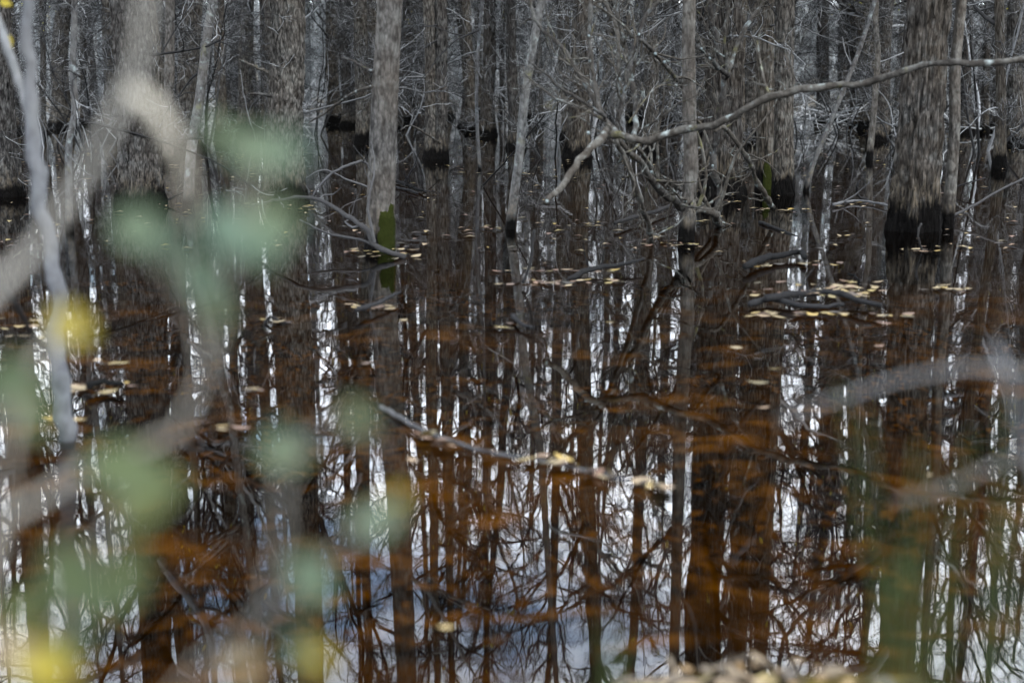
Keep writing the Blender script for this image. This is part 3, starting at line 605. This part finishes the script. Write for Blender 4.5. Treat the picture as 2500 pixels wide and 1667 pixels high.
# ------------------------------------------------------------------ the sprawling dead tree in the middle
b0=on(1764,545); DT=obj('sprawling_dead_tree',None,loc=b0,label='lichen spotted dead tree sprawling over the water with one long limb to the right',cat='dead tree'); DT.empty_display_size=.2
D=lambda lst,a,b_: [(x,y,a+(b_-a)*i/(len(lst)-1)) for i,(x,y) in enumerate(lst)]
LIMBS=[
 (D([(1764,560),(1750,535),(1744,520),(1708,512),(1662,504),(1621,473),(1588,438),(1555,389),(1512,348),(1484,305)],13.4,10.4),20,14),
 (D([(1764,552),(1750,530),(1757,466),(1740,415),(1745,351),(1757,281),(1767,230),(1769,184),(1760,150),(1749,102),(1734,26),(1728,-40)],13.4,13.0),20,10),
 (D([(1470,327),(1530,334),(1576,344),(1619,329),(1670,316),(1734,309),(1785,288),(1836,258),(1900,232),(1975,217),(2084,206),(2131,202),(2192,177),(2282,155),(2373,155),(2500,148),(2640,150),(2800,190)],10.3,9.3),18,15),
 (D([(1480,318),(1473,328),(1422,384),(1371,453),(1331,496)],10.3,9.6),20,13),
 (D([(1509,329),(1484,301),(1463,268),(1443,230),(1415,179),(1364,107),(1328,77),(1300,30),(1290,-40)],10.6,11.4),15,8),
 (D([(1476,290),(1468,278),(1428,253),(1364,212),(1326,176),(1290,150)],10.4,10.0),10,5),
 (D([(1480,296),(1433,270),(1377,250),(1323,217),(1280,180)],10.4,10.8),9,4),
 (D([(1470,285),(1463,270),(1453,217),(1443,153),(1439,77),(1444,0),(1450,-60)],10.5,10.9),13,9),
 (D([(1500,330),(1512,260),(1512,166),(1509,102),(1499,51),(1476,0),(1465,-40)],10.8,11.6),12,8),
 (D([(1550,345),(1550,329),(1551,276),(1547,230),(1535,153),(1514,64),(1499,0),(1490,-60)],11.2,11.8),15,9),
 (D([(1505,320),(1512,278),(1524,230),(1540,143),(1563,77),(1576,38),(1611,0),(1650,-50)],10.8,11.2),13,8),
 (D([(1535,300),(1600,215),(1665,209)],11.2,11.6),5,3),
 (D([(1540,90),(1570,102),(1606,140),(1639,179),(1665,209),(1690,245)],11.1,12.4),8,12),
 (D([(1540,90),(1530,71),(1484,33),(1450,10)],11.1,11.0),8,4),
 (D([(1504,343),(1530,397),(1550,453),(1568,504),(1583,545),(1589,592)],10.6,11.8),12,15),
 (D([(1537,346),(1570,377),(1606,433),(1649,456),(1690,480),(1744,525)],10.9,13.2),10,13),
 (D([(1745,320),(1767,310),(1797,346),(1831,397),(1846,443),(1871,479),(1886,506)],12.8,13.9),10,14),
 (D([(1777,184),(1757,168),(1734,143),(1703,112)],12.9,12.5),14,10),
 (D([(1769,190),(1777,179),(1785,143),(1818,71),(1861,10),(1890,-40)],13.0,13.2),13,8),
 (D([(1770,195),(1777,176),(1772,128),(1769,77),(1774,26),(1776,-40)],13.0,12.8),10,7),
 (D([(1885,237),(1912,228),(1940,205),(1932,150),(1936,90)],9.9,10.2),5,3),
 (D([(1885,240),(1872,215),(1858,160),(1850,105)],9.9,10.3),7,4),
]
LP=[]
for k,(pts_,w0,w1) in enumerate(LIMBS):
    o_,off,P,r=limb(DT,pts_,w0,w1,M_LIMB,'limb' if k<4 else 'branch',n=max(10,3*len(pts_)),sides=8,seed=k,rough=.08); LP.append((P,r))
# twigs on its branches
g=Geo(); rgt=np.random.default_rng(77)
for k,(P,r) in enumerate(LP):
    if k in (2,3): continue
    P2=smooth_path(P[1:-1],14)[None]; R2=np.linspace(r[1],r[-2],14)[None]
    C,RC=children(rgt,P2,R2,13,.12,1,.34,.8,.1,8,.5,.22,.2,.0028); g.add(*tubes(C,RC,4)); C2,RC2=children(rgt,C,RC,3,.2,1,.45,.7,.05,5,.6,.25,.1,.0024); g.add(*tubes(C2,RC2,3))
V,Qd,_t=g.arr(); obj('twigs',mesh('twigs',V-b0,Qd),M_LIMB,DT,kind='stuff')
# lichen rosettes: knobs on the limbs
for (px,py,d,s) in ((1475,328,10.2,16),(1437,325,10.3,12),(1407,405,10.0,11),(1335,492,9.6,13),(1600,132,11.3,10),(1622,152,11.5,10),(1438,88,10.7,8),(1441,150,10.7,9),(1560,85,11,9),(1545,125,11,8),(1590,420,11.4,9),(1733,143,12.5,9),(1712,120,12.5,9),(1740,405,13.2,9)):
    c=at(px,py,d)-b0; n_=10; u,v_=np.meshgrid(np.linspace(0,math.pi,6),np.arange(n_)*2*math.pi/n_,indexing='ij'); rr=s*mpp(d)*.36*(1+.25*np.sin(v_*3+px)*np.sin(u*2))
    V=np.stack([np.sin(u)*np.cos(v_)*rr,np.sin(u)*np.sin(v_)*rr,np.cos(u)*rr],-1).reshape(-1,3)+c; ix=np.arange(6*n_).reshape(6,n_); j=np.roll(ix,-1,1)
    obj('lichen',mesh('lichen',V,np.stack([ix[:-1],j[:-1],j[1:],ix[1:]],-1).reshape(-1,4)),None,DT)
M_LICH=simple('pale_lichen',[(0,(.09,.108,.11)),(1,(.12,.14,.142))],.95,80)
for o_ in DT.children:
    if o_.name.startswith('lichen'): o_.data.materials.append(M_LICH)

# ------------------------------------------------------------------ sticks in and on the water
def stick(name,pts,w0,w1,label,mat=M_STICK,twigs=0,n=14,water=True,cat='stick'):
    if name.split('_')[0] in ('black','dark','wet'): mat=M_LOG
    me,off,P,r=limb(None,pts,w0,w1,mat,name,n=n,seed=int(pts[0][1]))
    o_=obj(name,me,mat,loc=off,label=label,cat=cat)
    if twigs:
        rg=np.random.default_rng(int(pts[0][0])); P2=smooth_path(P[1:-1],12)[None]; R2=np.linspace(r[1],r[-2],12)[None]
        C,RC=children(rg,P2,R2,twigs,.1,.95,.3,.8,.15,7,.55,.22,.12,.0025); C2,RC2=children(rg,C,RC,2,.2,1,.5,.7,.1,5,.6,.25,.08,.002)
        g=Geo(); g.add(*tubes(C,RC,4)); g.add(*tubes(C2,RC2,3)); V,Qd,_t=g.arr(); obj('twigs',mesh('twigs',V-off,Qd),mat,o_,kind='stuff')
    return o_
def W(px,py,z=0.): p=on(px,py,z); return (px,py,p[1])
def WL(lst,z=.01): return [W(x,y,z) for x,y in lst]
stick('bent_stick',[(990,628,10.9),(951,616,10.9),(905,592,11.0),(898,563,11.0),(850,531,11.3),(771,484,11.8),(686,489,12.2),(616,500,12.8)],15,5,'long bent grey stick reaching left from the foot of the moss-footed trunk',twigs=3,n=26)
stick('bent_stick',[(940,612,10.95),(914,600,11.),(877,585,11.1),(797,569,11.3),(733,537,11.6)],9,4,'thin low stick below the long bent stick beside the moss-footed trunk',n=16)
stick('dead_branch',[(905,430,16.5),(893,396,16.2),(850,404,15.9),(808,425,15.7),(765,473,15.6),(760,486,15.6)],8,6,'arched twiggy dead branch hanging left behind the moss-footed trunk',twigs=7,n=18)
stick('dead_branch',[(740,440,17),(790,415,17),(850,440,17.2),(935,470,17.4)],5,5,'low twiggy branch lying behind the moss-footed trunk',twigs=8,n=14)
stick('wet_log',WL([(962,440),(985,448),(1010,458),(1040,470)],.03),9,6,'dark wet stick bundle floating right of the moss-footed trunk',twigs=6)
stick('wet_log',WL([(955,455),(990,462),(1020,472)],.02),7,5,'short dark stick beside the wet bundle right of the moss-footed trunk',twigs=4)
stick('white_stub',[(1275,690,9.4),(1285,672,9.4),(1296,640,9.4),(1300,600,9.4),(1304,562,9.4)],7,9,'pale bleached stub sticking up out of the leaf raft in the centre')
stick('dark_branch',[(1380,690,9.8),(1415,668,9.9),(1460,655,10.),(1510,645,10.1),(1570,632,10.3)],16,7,'dark curved branch rising from the central leaf raft',twigs=3)
stick('grey_stick',[(1855,543,13.5),(1900,560,12.9),(1950,580,12.4),(2000,598,12.0),(2032,618,11.5)],8,9,'straight grey stick slanting into the water left of the largest trunk')
stick('curved_twig',[(2250,612,11.4),(2242,580,11.3),(2243,560,11.3),(2250,545,11.3)],5,6,'pale curved twig standing up before the foot of the largest trunk')
stick('black_log',WL([(1820,650),(1860,632),(1905,622),(1950,616),(1965,628)],.05),20,14,'short black arched log with leaves left of the largest trunk')
stick('black_log',WL([(1870,728),(1920,722),(1965,716),(2010,712),(2060,722),(2100,735),(2150,745)],.06),20,12,'long black arched log on the big leaf raft at right',twigs=3)
stick('black_log',WL([(1830,742),(1880,733),(1925,740),(1990,747),(2060,744)],.03),16,10,'lower dark log lying along the front of the big leaf raft')
stick('black_peg',[(2102,735,8.9),(2098,700,9.),(2094,680,9.),(2070,668,9.1)],13,5,'black bent peg rising from the right end of the big leaf raft')
stick('forked_twig',[(2120,490,16),(2095,478,16),(2092,455,15.9),(2100,440,15.9)],7,5,'small forked twig upright on the floating sticks left of the largest trunk')
stick('grey_stick',WL([(2035,500),(2080,490),(2120,492),(2170,503)],.03),8,5,'pale stick floating just left of the foot of the largest trunk',twigs=3)
stick('grey_stick',[(2325,527,13.6),(2380,500,13.9),(2440,465,14.2),(2510,430,14.5)],7,5,'thin grey stick rising right from the foot of the side sapling')
stick('grey_stick',[(2325,460,17),(2370,445,17),(2405,435,17.2)],5,3,'short thin stick right of the side sapling')
stick('grey_stick',WL([(1502,545),(1540,533),(1581,522),(1645,500)],.06),9,10,'dark stick floating under the sprawling dead tree')
stick('leafy_stick',WL([(930,992),(975,1020),(1020,1047),(1075,1068),(1127,1084),(1175,1100),(1240,1112),(1307,1122),(1400,1140),(1488,1160),(1570,1178),(1640,1192)],.012),13,7,'long thin stick floating diagonally under a string of leaves in the foreground',n=30)
stick('grey_stick',[(-40,640,4.2),(0,690,4.4),(40,745,4.6),(90,830,5.2),(110,850,5.6)],14,10,'blurred grey stick slanting into the water at the left edge')
stick('grey_stick',[(640,800,8.0),(660,775,8.0),(690,790,8.0),(712,785,8.)],10,6,'small grey stub of wood floating left of the moss-footed trunk reflection')
stick('dark_stick',WL([(1250,770),(1270,788),(1300,800)],.03),12,8,'small dark stick with two leaves floating in the centre')
stick('dark_stick',WL([(870,757),(905,745),(945,728),(978,712)],.05),14,6,'short stick with pale leaves floating below the moss-footed trunk')
stick('dark_stick',WL([(215,940),(250,932),(300,938)],.04),20,12,'dark stick under leaves floating near the blurred stem at left')
stick('grey_stick',[(395,495,15.5),(430,478,15.6),(470,458,15.8)],6,3,'thin stick by the foot of the trunk behind the forked twig')
stick('grey_stick',[(130,330,22),(175,385,21),(215,425,20),(258,437,19.5)],5,3,'thin grey branch drooping to the water beside the wavy sapling')
stick('dead_branch',[(1180,452,18),(1230,400,17),(1290,330,16),(1330,280,15.5)],4,3,'thin bare branch leaning across the water by the lichen pole',twigs=4)

# ------------------------------------------------------------------ leaves
def leaf_mesh(seed,curl):
    rg=np.random.default_rng(seed); n=9; V=[]; u=np.linspace(0,1,n)
    for a in u:
        wd=.27*math.sin(math.pi*a**.85)*(1+.1*rg.normal()*.5)+.01; zc=curl*((a-.5)**2)*1.2
        V+=[(a-.5,-wd,zc+curl*.55*wd),(a-.5,0,zc),(a-.5,wd,zc+curl*.4*wd)]
    V+=[(-.75,.02,.02),(-.75,-.02,.02)]
    ix=np.arange(3*n).reshape(n,3); Q=np.stack([ix[:-1,:-1],ix[:-1,1:],ix[1:,1:],ix[1:,:-1]],-1).reshape(-1,4)
    T=[(1,3*n,3*n+1)]
    return mesh('leaf',V,Q,T)
LM=[leaf_mesh(i,c) for i,c in enumerate((.12,.25,.08,.35,.18))]
for m_ in LM: m_.materials.append(M_LEAF)
rng=np.random.default_rng(21)
def leaf_at(p,size,label,group,tilt=.07,name='floating_leaf',cat='leaf'):
    o_=obj(name,LM[int(rng.integers(0,5))],loc=p,label=label,cat=cat,group=group); s=size*.95*float(rng.uniform(.45,1.3)); o_.scale=(s,s,s)
    o_.rotation_euler=(float(rng.normal(0,tilt)),float(rng.normal(0,tilt)),float(rng.normal(0,.7)+math.pi*rng.integers(0,2))); return o_
RAFTS=[ # x0,x1,y0,y1,n,size,where
 (861,1022,612,636,16,.085,'around the foot of the moss-footed trunk'),
 (1212,1520,660,666,11,.085,'in the upper streak of the central raft'),
 (1212,1520,684,702,22,.085,'in the lower streak of the central raft'),
 (1840,2160,706,748,34,.085,'on the logs of the big raft at right'),
 (1818,2225,764,776,24,.085,'along the front edge of the big raft at right'),
 (1807,1905,636,655,8,.09,'on the short black log left of the largest trunk'),
 (1960,2066,640,654,5,.09,'in the short streak above the big raft'),
 (852,960,745,760,8,.08,'on the short stick below the moss-footed trunk'),
 (1212,1288,792,806,4,.08,'on the small dark stick in the centre'),
 (170,322,935,965,11,.08,'on the dark stick near the blurred left stem'),
 (580,676,950,962,3,.08,'in the pair left of the leafy diagonal stick'),
 (106,197,1020,1034,3,.08,'low beside the blurred left stem'),
 (542,592,1042,1054,2,.07,'alone below the sage green leaves'),
 (228,304,880,892,3,.08,'above the dark stick near the blurred left stem'),
 (627,714,780,794,4,.08,'on the small grey stub left of centre'),
 (0,120,782,830,7,.08,'at the left edge of the water'),
 (1300,1520,546,556,10,.09,'on the dark stick under the sprawling dead tree'),
 (1560,1720,576,606,14,.09,'around the foot of the slim grey pole'),
 (1835,1990,511,518,9,.10,'in the streak left of the largest trunk'),
 (1660,1790,540,552,6,.10,'at the root of the sprawling dead tree'),
 (2041,2170,492,508,7,.10,'on the floating sticks beside the largest trunk'),
 (2221,2290,604,616,5,.09,'around the pale curved twig'),
 (2243,2365,700,718,9,.085,'in the small raft right of the big raft'),
 (2180,2330,559,565,6,.09,'along the waterline of the largest trunk'),
 (2040,2100,574,582,3,.10,'in the single yellow streak left of the largest trunk'),
 (1655,1780,470,476,6,.10,'at the foot of the ridged brown trunk'),
 (1105,1330,420,428,6,.12,'behind the leaning lichen pole'),
 (1120,1240,552,566,5,.10,'around the foot of the leaning lichen pole'),
 (660,780,505,515,4,.11,'at the foot of the scaly trunk'),
 (2300,2480,520,600,7,.09,'scattered right of the largest trunk'),
 (40,250,420,470,8,.11,'scattered between the left-edge trunk and wavy sapling')]
FARLEAF=[]
GR='leaves floating in rafts on the swamp water'
for (x0,x1,y0,y1,n,s,wh) in RAFTS:
    for k in range(int(n*1.5)):
        p=on(rng.uniform(x0,x1),rng.uniform(y0,y1)); p[2]=.006+.006*rng.random()+(.05 if 'on the logs' in wh else 0)
        if y0<559: FARLEAF.append((p,s)); continue
        leaf_at(p,s,'tan or yellow leaf floating '+wh,GR)
for (x,y,wh) in ((1797,852,'pale leaf alone below the big raft, left one'),(1892,905,'tan leaf alone low in the water below the big raft'),(1850,940,'pinkish tan leaf beside a duller leaf below the big raft'),(2147,848,'yellowish leaf alone below the right end of the big raft'),(2158,792,'small yellow leaf just under the big raft front edge'),(1008,1130,'pale round leaf left of the leafy diagonal stick'),(2268,1165,'small pale leaf alone in the lower right water'),(1090,1538,'pale leaf alone near the bottom centre'),(893,892,'dull pale leaf on the moss-footed trunk reflection'),(1065,662,'bluish grey leaf clump floating right of the moss-footed trunk'),(1330,645,'orange leaf floating just above the central raft'),(1865,1000,'tan leaf floating below the pinkish leaf at right'),(1490,790,'yellow leaf between central raft and big raft'),(690,560,'small leaf floating below the long bent stick'),(985,785,'small tan leaf right of the short stick below the mossy trunk')):
    p=on(x,y); p[2]=.008; leaf_at(p,.085 if y<1000 else .06,wh,None)
# leaves lying on the diagonal stick
for k,(x,y) in enumerate(((1030,1058),(1052,1068),(1080,1078),(1110,1080),(1160,1094),(1180,1098),(1290,1112),(1310,1118),(1335,1124),(1365,1128),(1390,1136),(1412,1142),(1440,1146),(1465,1152),(1490,1158),(1562,1176),(1590,1182),(1620,1190))):
  for k2 in range(2):
    p=on(x+rng.normal(0,9),y+rng.normal(0,5)*k2,.02); leaf_at(p,.078,'leaf stranded on the long diagonal floating stick','leaves on the diagonal stick',.3)
# sparse scatter of little far leaves: too many to pick
g=Geo()
for k in range(720):
    p=on(rng.uniform(-20,2520),rng.choice([rng.uniform(275,420),rng.uniform(300,620)])); p[2]=.012; a=rng.uniform(0,6.28); s=rng.uniform(.03,.06); c_,s_=math.cos(a)*s,math.sin(a)*s
    V=np.array([(-c_,-s_,.0),(s_*.5,-c_*.5,.012),(c_,s_,.004),(-s_*.5,c_*.5,.012)])+p; g.add(V,[(0,1,2,3)])
for p,sz in FARLEAF:
    a=rng.normal(0,.7); s_=sz*.5*rng.uniform(.6,1.3); c1,s1=math.cos(a)*s_,math.sin(a)*s_
    g.add(np.array([(-c1,-s1,.004),(s1*.5,-c1*.5,.012),(c1,s1,.006),(-s1*.5,c1*.5,.012)])+p,[(0,1,2,3)])
obj('floating_litter',g.mesh('floating_litter',False),M_LEAF,label='tiny pale leaves and flecks scattered over the far water',cat='leaves',kind='stuff')
# sunken leaves on the floor
g=Geo(); n=9000
yy=np.sqrt(rng.uniform(3.4**2,12**2,n)); xx=rng.uniform(-1,1,n)*(yy*.37+.5); keep=vnoise(np.stack([xx*.9,yy*1.1,xx*0],-1),3)>.6; xx=xx[keep]; yy=yy[keep]; n=len(xx)
zz=ground_z(xx,yy)+.012+rng.uniform(0,.03,n); a=rng.uniform(0,6.28,n); s=rng.uniform(.03,.06,n); c_,s_=np.cos(a)*s,np.sin(a)*s
B=np.stack([xx,yy,zz],-1); o0=np.zeros(n); up=rng.uniform(0,.02,n)
V=np.stack([B+np.stack([-c_,-s_,o0],-1),B+np.stack([s_*.55,-c_*.55,up],-1),B+np.stack([c_,s_,o0],-1),B+np.stack([-s_*.55,c_*.55,up],-1)],1).reshape(-1,3)
obj('sunken_leaves',mesh('sunken_leaves',V,np.arange(4*n).reshape(-1,4),smooth=False),M_SUNK,label='orange brown sunken leaves covering the swamp floor',cat='leaves',kind='stuff')
# leaves on the near bank
for k in range(130):
    px=rng.uniform(1500,2170); py=1690-(115 if 1620<px<2060 else 70)*rng.random()
    p=on(px,py,.06); gz=float(ground_z(np.array(p[0]),np.array(p[1]))); p[2]=max(gz,0.0)+.012+.02*rng.random(); leaf_at(p,.055,'tan or pinkish leaf lying on the blurred near bank at bottom right','leaves on the near bank',.35,'bank_leaf').material_slots[0].link='OBJECT'; COL.objects[-1].material_slots[0].material=M_BANK

# ------------------------------------------------------------------ near stem at left (standing in the water)
F=1.063
def full(lst,d): return [(x*F,y*F,d) for x,y in lst]
b0=on(160,1075); NS=obj('blurred_sapling',None,loc=b0,label='out of focus pale grey sapling with a left fork near the left edge',cat='tree')
d0=b0[1]
limb(NS,full([(152,1030),(147,960),(140,900),(128,780),(132,680),(120,600),(95,480),(80,380),(75,280),(68,150),(65,0),(62,-120),(60,-300),(64,-600)],d0),44,26,M_NEAR,'trunk',n=40,sides=12)
limb(NS,full([(74,285),(58,220),(40,180),(14,110),(0,60),(-30,-20),(-60,-140)],d0),26,14,M_NEAR,'branch',n=18,sides=10)
limb(NS,full([(62,-100),(90,-200),(140,-330),(160,-480)],d0),18,9,M_NEAR,'branch',n=14,sides=8)
def big_leaf(parent,px,py,d,w_px,ratio,mat,rot,tilt,seed,label=None):
    """a leaf with its own distance, size and tilt, hung on its shrub"""
    c=at(px*F,py*F,d); s=w_px*F*mpp(d); rg=np.random.default_rng(seed); n=9; V=[]
    for a in np.linspace(0,1,n):
        wd=ratio*.5*math.sin(math.pi*min(a*.98+.01,1)**.8); V+=[(a-.5,-wd,.12*wd+.1*(a-.5)**2),(a-.5,0,-.02+.1*(a-.5)**2),(a-.5,wd,.12*wd+.1*(a-.5)**2)]
    V=np.array(V)*s; ix=np.arange(3*n).reshape(n,3); Q=np.stack([ix[:-1,:-1],ix[:-1,1:],ix[1:,1:],ix[1:,:-1]],-1).reshape(-1,4)
    o_=obj('leaf',mesh('leaf',V,Q),mat,parent,loc=c-np.array(parent.location)); o_.rotation_euler=(math.pi/2-.4+tilt[0],rot,tilt[1])
    if label: o_['label']=label
    return c
big_leaf(NS,20,95,d0,34,.55,M_YEL,1.2,(0,0),1); big_leaf(NS,14,8,d0,30,.6,M_YEL,.3,(0,0),2)

# ------------------------------------------------------------------ leafy shrub on the near bank, far out of focus
b0=np.array([-.62,1.05,.12]); LS=obj('leafy_shrub',None,loc=b0,label='far out of focus shrub with sage green leaves in the left foreground',cat='shrub')
gr=lambda x,y: tuple(np.array([x,y,.08]))
def near_limb(parent,pts,r0,r1,mat,name='stem',n=22):
    r0*=.82; r1*=.82
    P=smooth_path(np.array(pts),n); r=np.linspace(r0,r1,n); P=np.vstack([P,P[-1]+(P[-1]-P[-2])*.05]); r=np.append(r,.0005)
    V,Q=tubes(P,r,9); return obj(name,mesh(name,V-np.array(parent.location),Q),mat,parent),P
KD=.8
A=lambda x,y,d: at(x*F,y*F,d*KD)
near_limb(LS,[gr(-.7,1.0),A(-170,1300,1.15),A(-110,820,1.2),A(0,650,1.25),A(90,560,1.28),A(170,450,1.3),A(235,330,1.3),A(300,215,1.3),A(330,90,1.3),A(345,-60,1.3),A(350,-300,1.35)],.009,.004,M_TAN)
near_limb(LS,[A(300,215,1.3),A(345,240,1.3),A(385,300,1.3),A(425,390,1.32),A(438,470,1.34),A(440,520,1.35)],.0075,.003,M_TAN,'branch')
near_limb(LS,[gr(-.6,1.1),A(-60,1480,1.15),A(0,1260,1.2),A(60,1150,1.2),A(150,1090,1.22),A(280,1050,1.22),A(400,1000,1.24),A(450,920,1.25),A(482,850,1.25),A(500,760,1.25),A(520,650,1.22)],.013,.0012,M_TAN)
near_limb(LS,[gr(-.55,1.05),A(330,1700,.95),A(420,1560,1.0),A(520,1490,1.05),A(600,1420,1.1),A(700,1330,1.1),A(830,1220,1.1),A(890,1170,1.1)],.0025,.0012,M_TAN)
near_limb(LS,[A(600,1420,1.1),A(640,1250,1.1),A(650,1100,1.1),A(660,1040,1.1),A(760,980,1.1),A(820,950,1.1)],.0022,.0012,M_TAN,'branch')
near_limb(LS,[A(482,850,1.25),A(440,720,1.15),A(380,600,1.1),A(330,530,1.08)],.003,.0015,M_TAN,'branch')
near_limb(LS,[A(500,760,1.25),A(540,560,1.12),A(590,400,1.1),A(600,340,1.1)],.003,.0015,M_TAN,'branch')
near_limb(LS,[gr(-.5,1.0),A(60,1560,.95),A(130,1450,1.0),A(200,1340,1.0),A(260,1200,1.05),A(300,1100,1.1)],.004,.0015,M_TAN)
near_limb(LS,[A(0,1260,1.2),A(20,1050,1.1),A(50,900,1.1),A(110,800,1.15),A(165,750,1.2)],.004,.0015,M_TAN,'branch')
LV=[(600,345,1.1,165,.6,M_SAGE,.1),(505,300,1.15,90,.6,M_SAGE,.5),(655,370,1.15,90,.55,M_SAGE,-.3),(325,525,1.08,150,.7,M_SAGE,.2),(400,555,1.1,110,.6,M_SAGE,-.4),(560,540,1.1,210,.7,M_SAGE,.35),(620,560,1.1,120,.6,M_SAGE,-.2),(470,650,1.1,150,.55,M_SAGE,1.1),(500,715,1.12,100,.6,M_SAGE,1.4),(40,880,1.1,150,.8,M_SAGE,.6),(75,960,1.1,130,.6,M_SAGE,.9),(300,1085,1.05,220,.65,M_SAGE,.3),(370,1120,1.1,140,.6,M_SAGE,-.3),(190,1330,1.0,240,.65,M_SAGE,.4),(270,1370,1.05,160,.6,M_SAGE,-.2),(655,1040,1.1,135,.6,M_SAGE,.2),(820,960,1.1,105,.6,M_SAGE,1.),(880,1190,1.1,135,.75,M_SAGE,-.6),(915,1140,1.12,70,.6,M_YEL,-.5),(720,1320,1.05,150,.7,M_SAGE,.7),(690,1500,1.0,130,.6,M_SAGE,1.3),(165,750,1.2,120,.75,M_YEL,.5),(150,770,1.25,60,.6,M_YEL,1.2),(105,1530,.95,210,.6,M_YEL,.2),(20,1490,.95,120,.7,M_LEAF,.3),(170,1480,1.0,110,.6,M_SAGE,.9),(60,1390,1.05,130,.6,M_SAGE,-.5),(735,1510,1.0,90,.6,M_YEL,.8),(860,1020,1.15,50,.6,M_LEAF,.9),(560,1530,.95,100,.6,M_LEAF,-.4)]
for k,(x,y,d,wp,ra,mt,ro) in enumerate(LV):
    if mt is M_SAGE and x<480 and y>850: mt=M_OLIVE; wp*=1.08
    big_leaf(LS,x,y,d*.80,wp*.98,ra,mt,ro,(.35*math.sin(k*2.1),.5*math.sin(k*1.3)),k,'yellow leaf' if mt is M_YEL else None)
    if mt in (M_SAGE,M_OLIVE) and wp>100: big_leaf(LS,x+.42*wp*math.cos(k*2.4),y+.36*wp*math.sin(k*2.4),d*(.74+.14*((k*7)%5)/5),wp*.6,ra*.9,mt,ro+1.+k,(.5*math.sin(k*3.1),.6*math.sin(k*1.9)),k+50)
# ------------------------------------------------------------------ bare twigs at right foreground
KD=.85
b0=np.array([.75,1.3,.1]); RS=obj('bare_twig_shrub',None,loc=b0,label='out of focus pale bare twigs arching in from the right edge',cat='shrub')
near_limb(RS,[gr(.9,1.35),A(2700,1200,1.6),A(2560,950,1.62),A(2450,880,1.65),A(2352,852,1.65),A(2250,840,1.65),A(2100,862,1.68),A(1950,905,1.7),A(1850,945,1.72),A(1790,965,1.74)],.0055,.002,M_NEAR)
near_limb(RS,[gr(.75,1.4),A(2480,1500,1.55),A(2390,1150,1.6),A(2350,980,1.6),A(2315,860,1.6),A(2285,790,1.62)],.006,.003,M_NEAR)
near_limb(RS,[gr(.85,1.3),A(2560,1300,1.5),A(2450,1060,1.55),A(2352,1040,1.6),A(2250,1090,1.62),A(2150,1130,1.64),A(2060,1152,1.66)],.005,.002,M_NEAR)
# ------------------------------------------------------------------ green stems at right foreground
KD=.85
b0=np.array([.35,1.2,.1]); GS=obj('green_stem_clump',None,loc=b0,label='out of focus clump of upright green stems at the lower right',cat='plant')
rgs=np.random.default_rng(31)
for k,(x0,x1,y1,d,r) in enumerate(((2080,2110,1020,1.35,.006),(2130,2090,1180,1.2,.006),(2050,1990,960,1.4,.006),(2180,2230,1000,1.3,.006),(2250,2310,900,1.4,.006),(2020,1930,880,1.5,.005),(2160,2150,1080,1.3,.005),(2290,2300,1180,1.3,.007),(2110,2060,1300,1.15,.006),(2340,2345,1100,1.35,.006),(1410,1390,1440,1.1,.008),(1390,1430,1480,1.1,.010),(2010,2090,1250,1.2,.007))):
    p0=A(x0,1568,d); near_limb(GS,[(p0[0]*1.02,d*KD+.02,.08),tuple(p0),tuple(A((x0+x1)/2+rgs.normal()*12,(1568+y1)/2,d)),tuple(A(x1,y1,d))],r*.75,r*.2,M_GREEN,'blade')
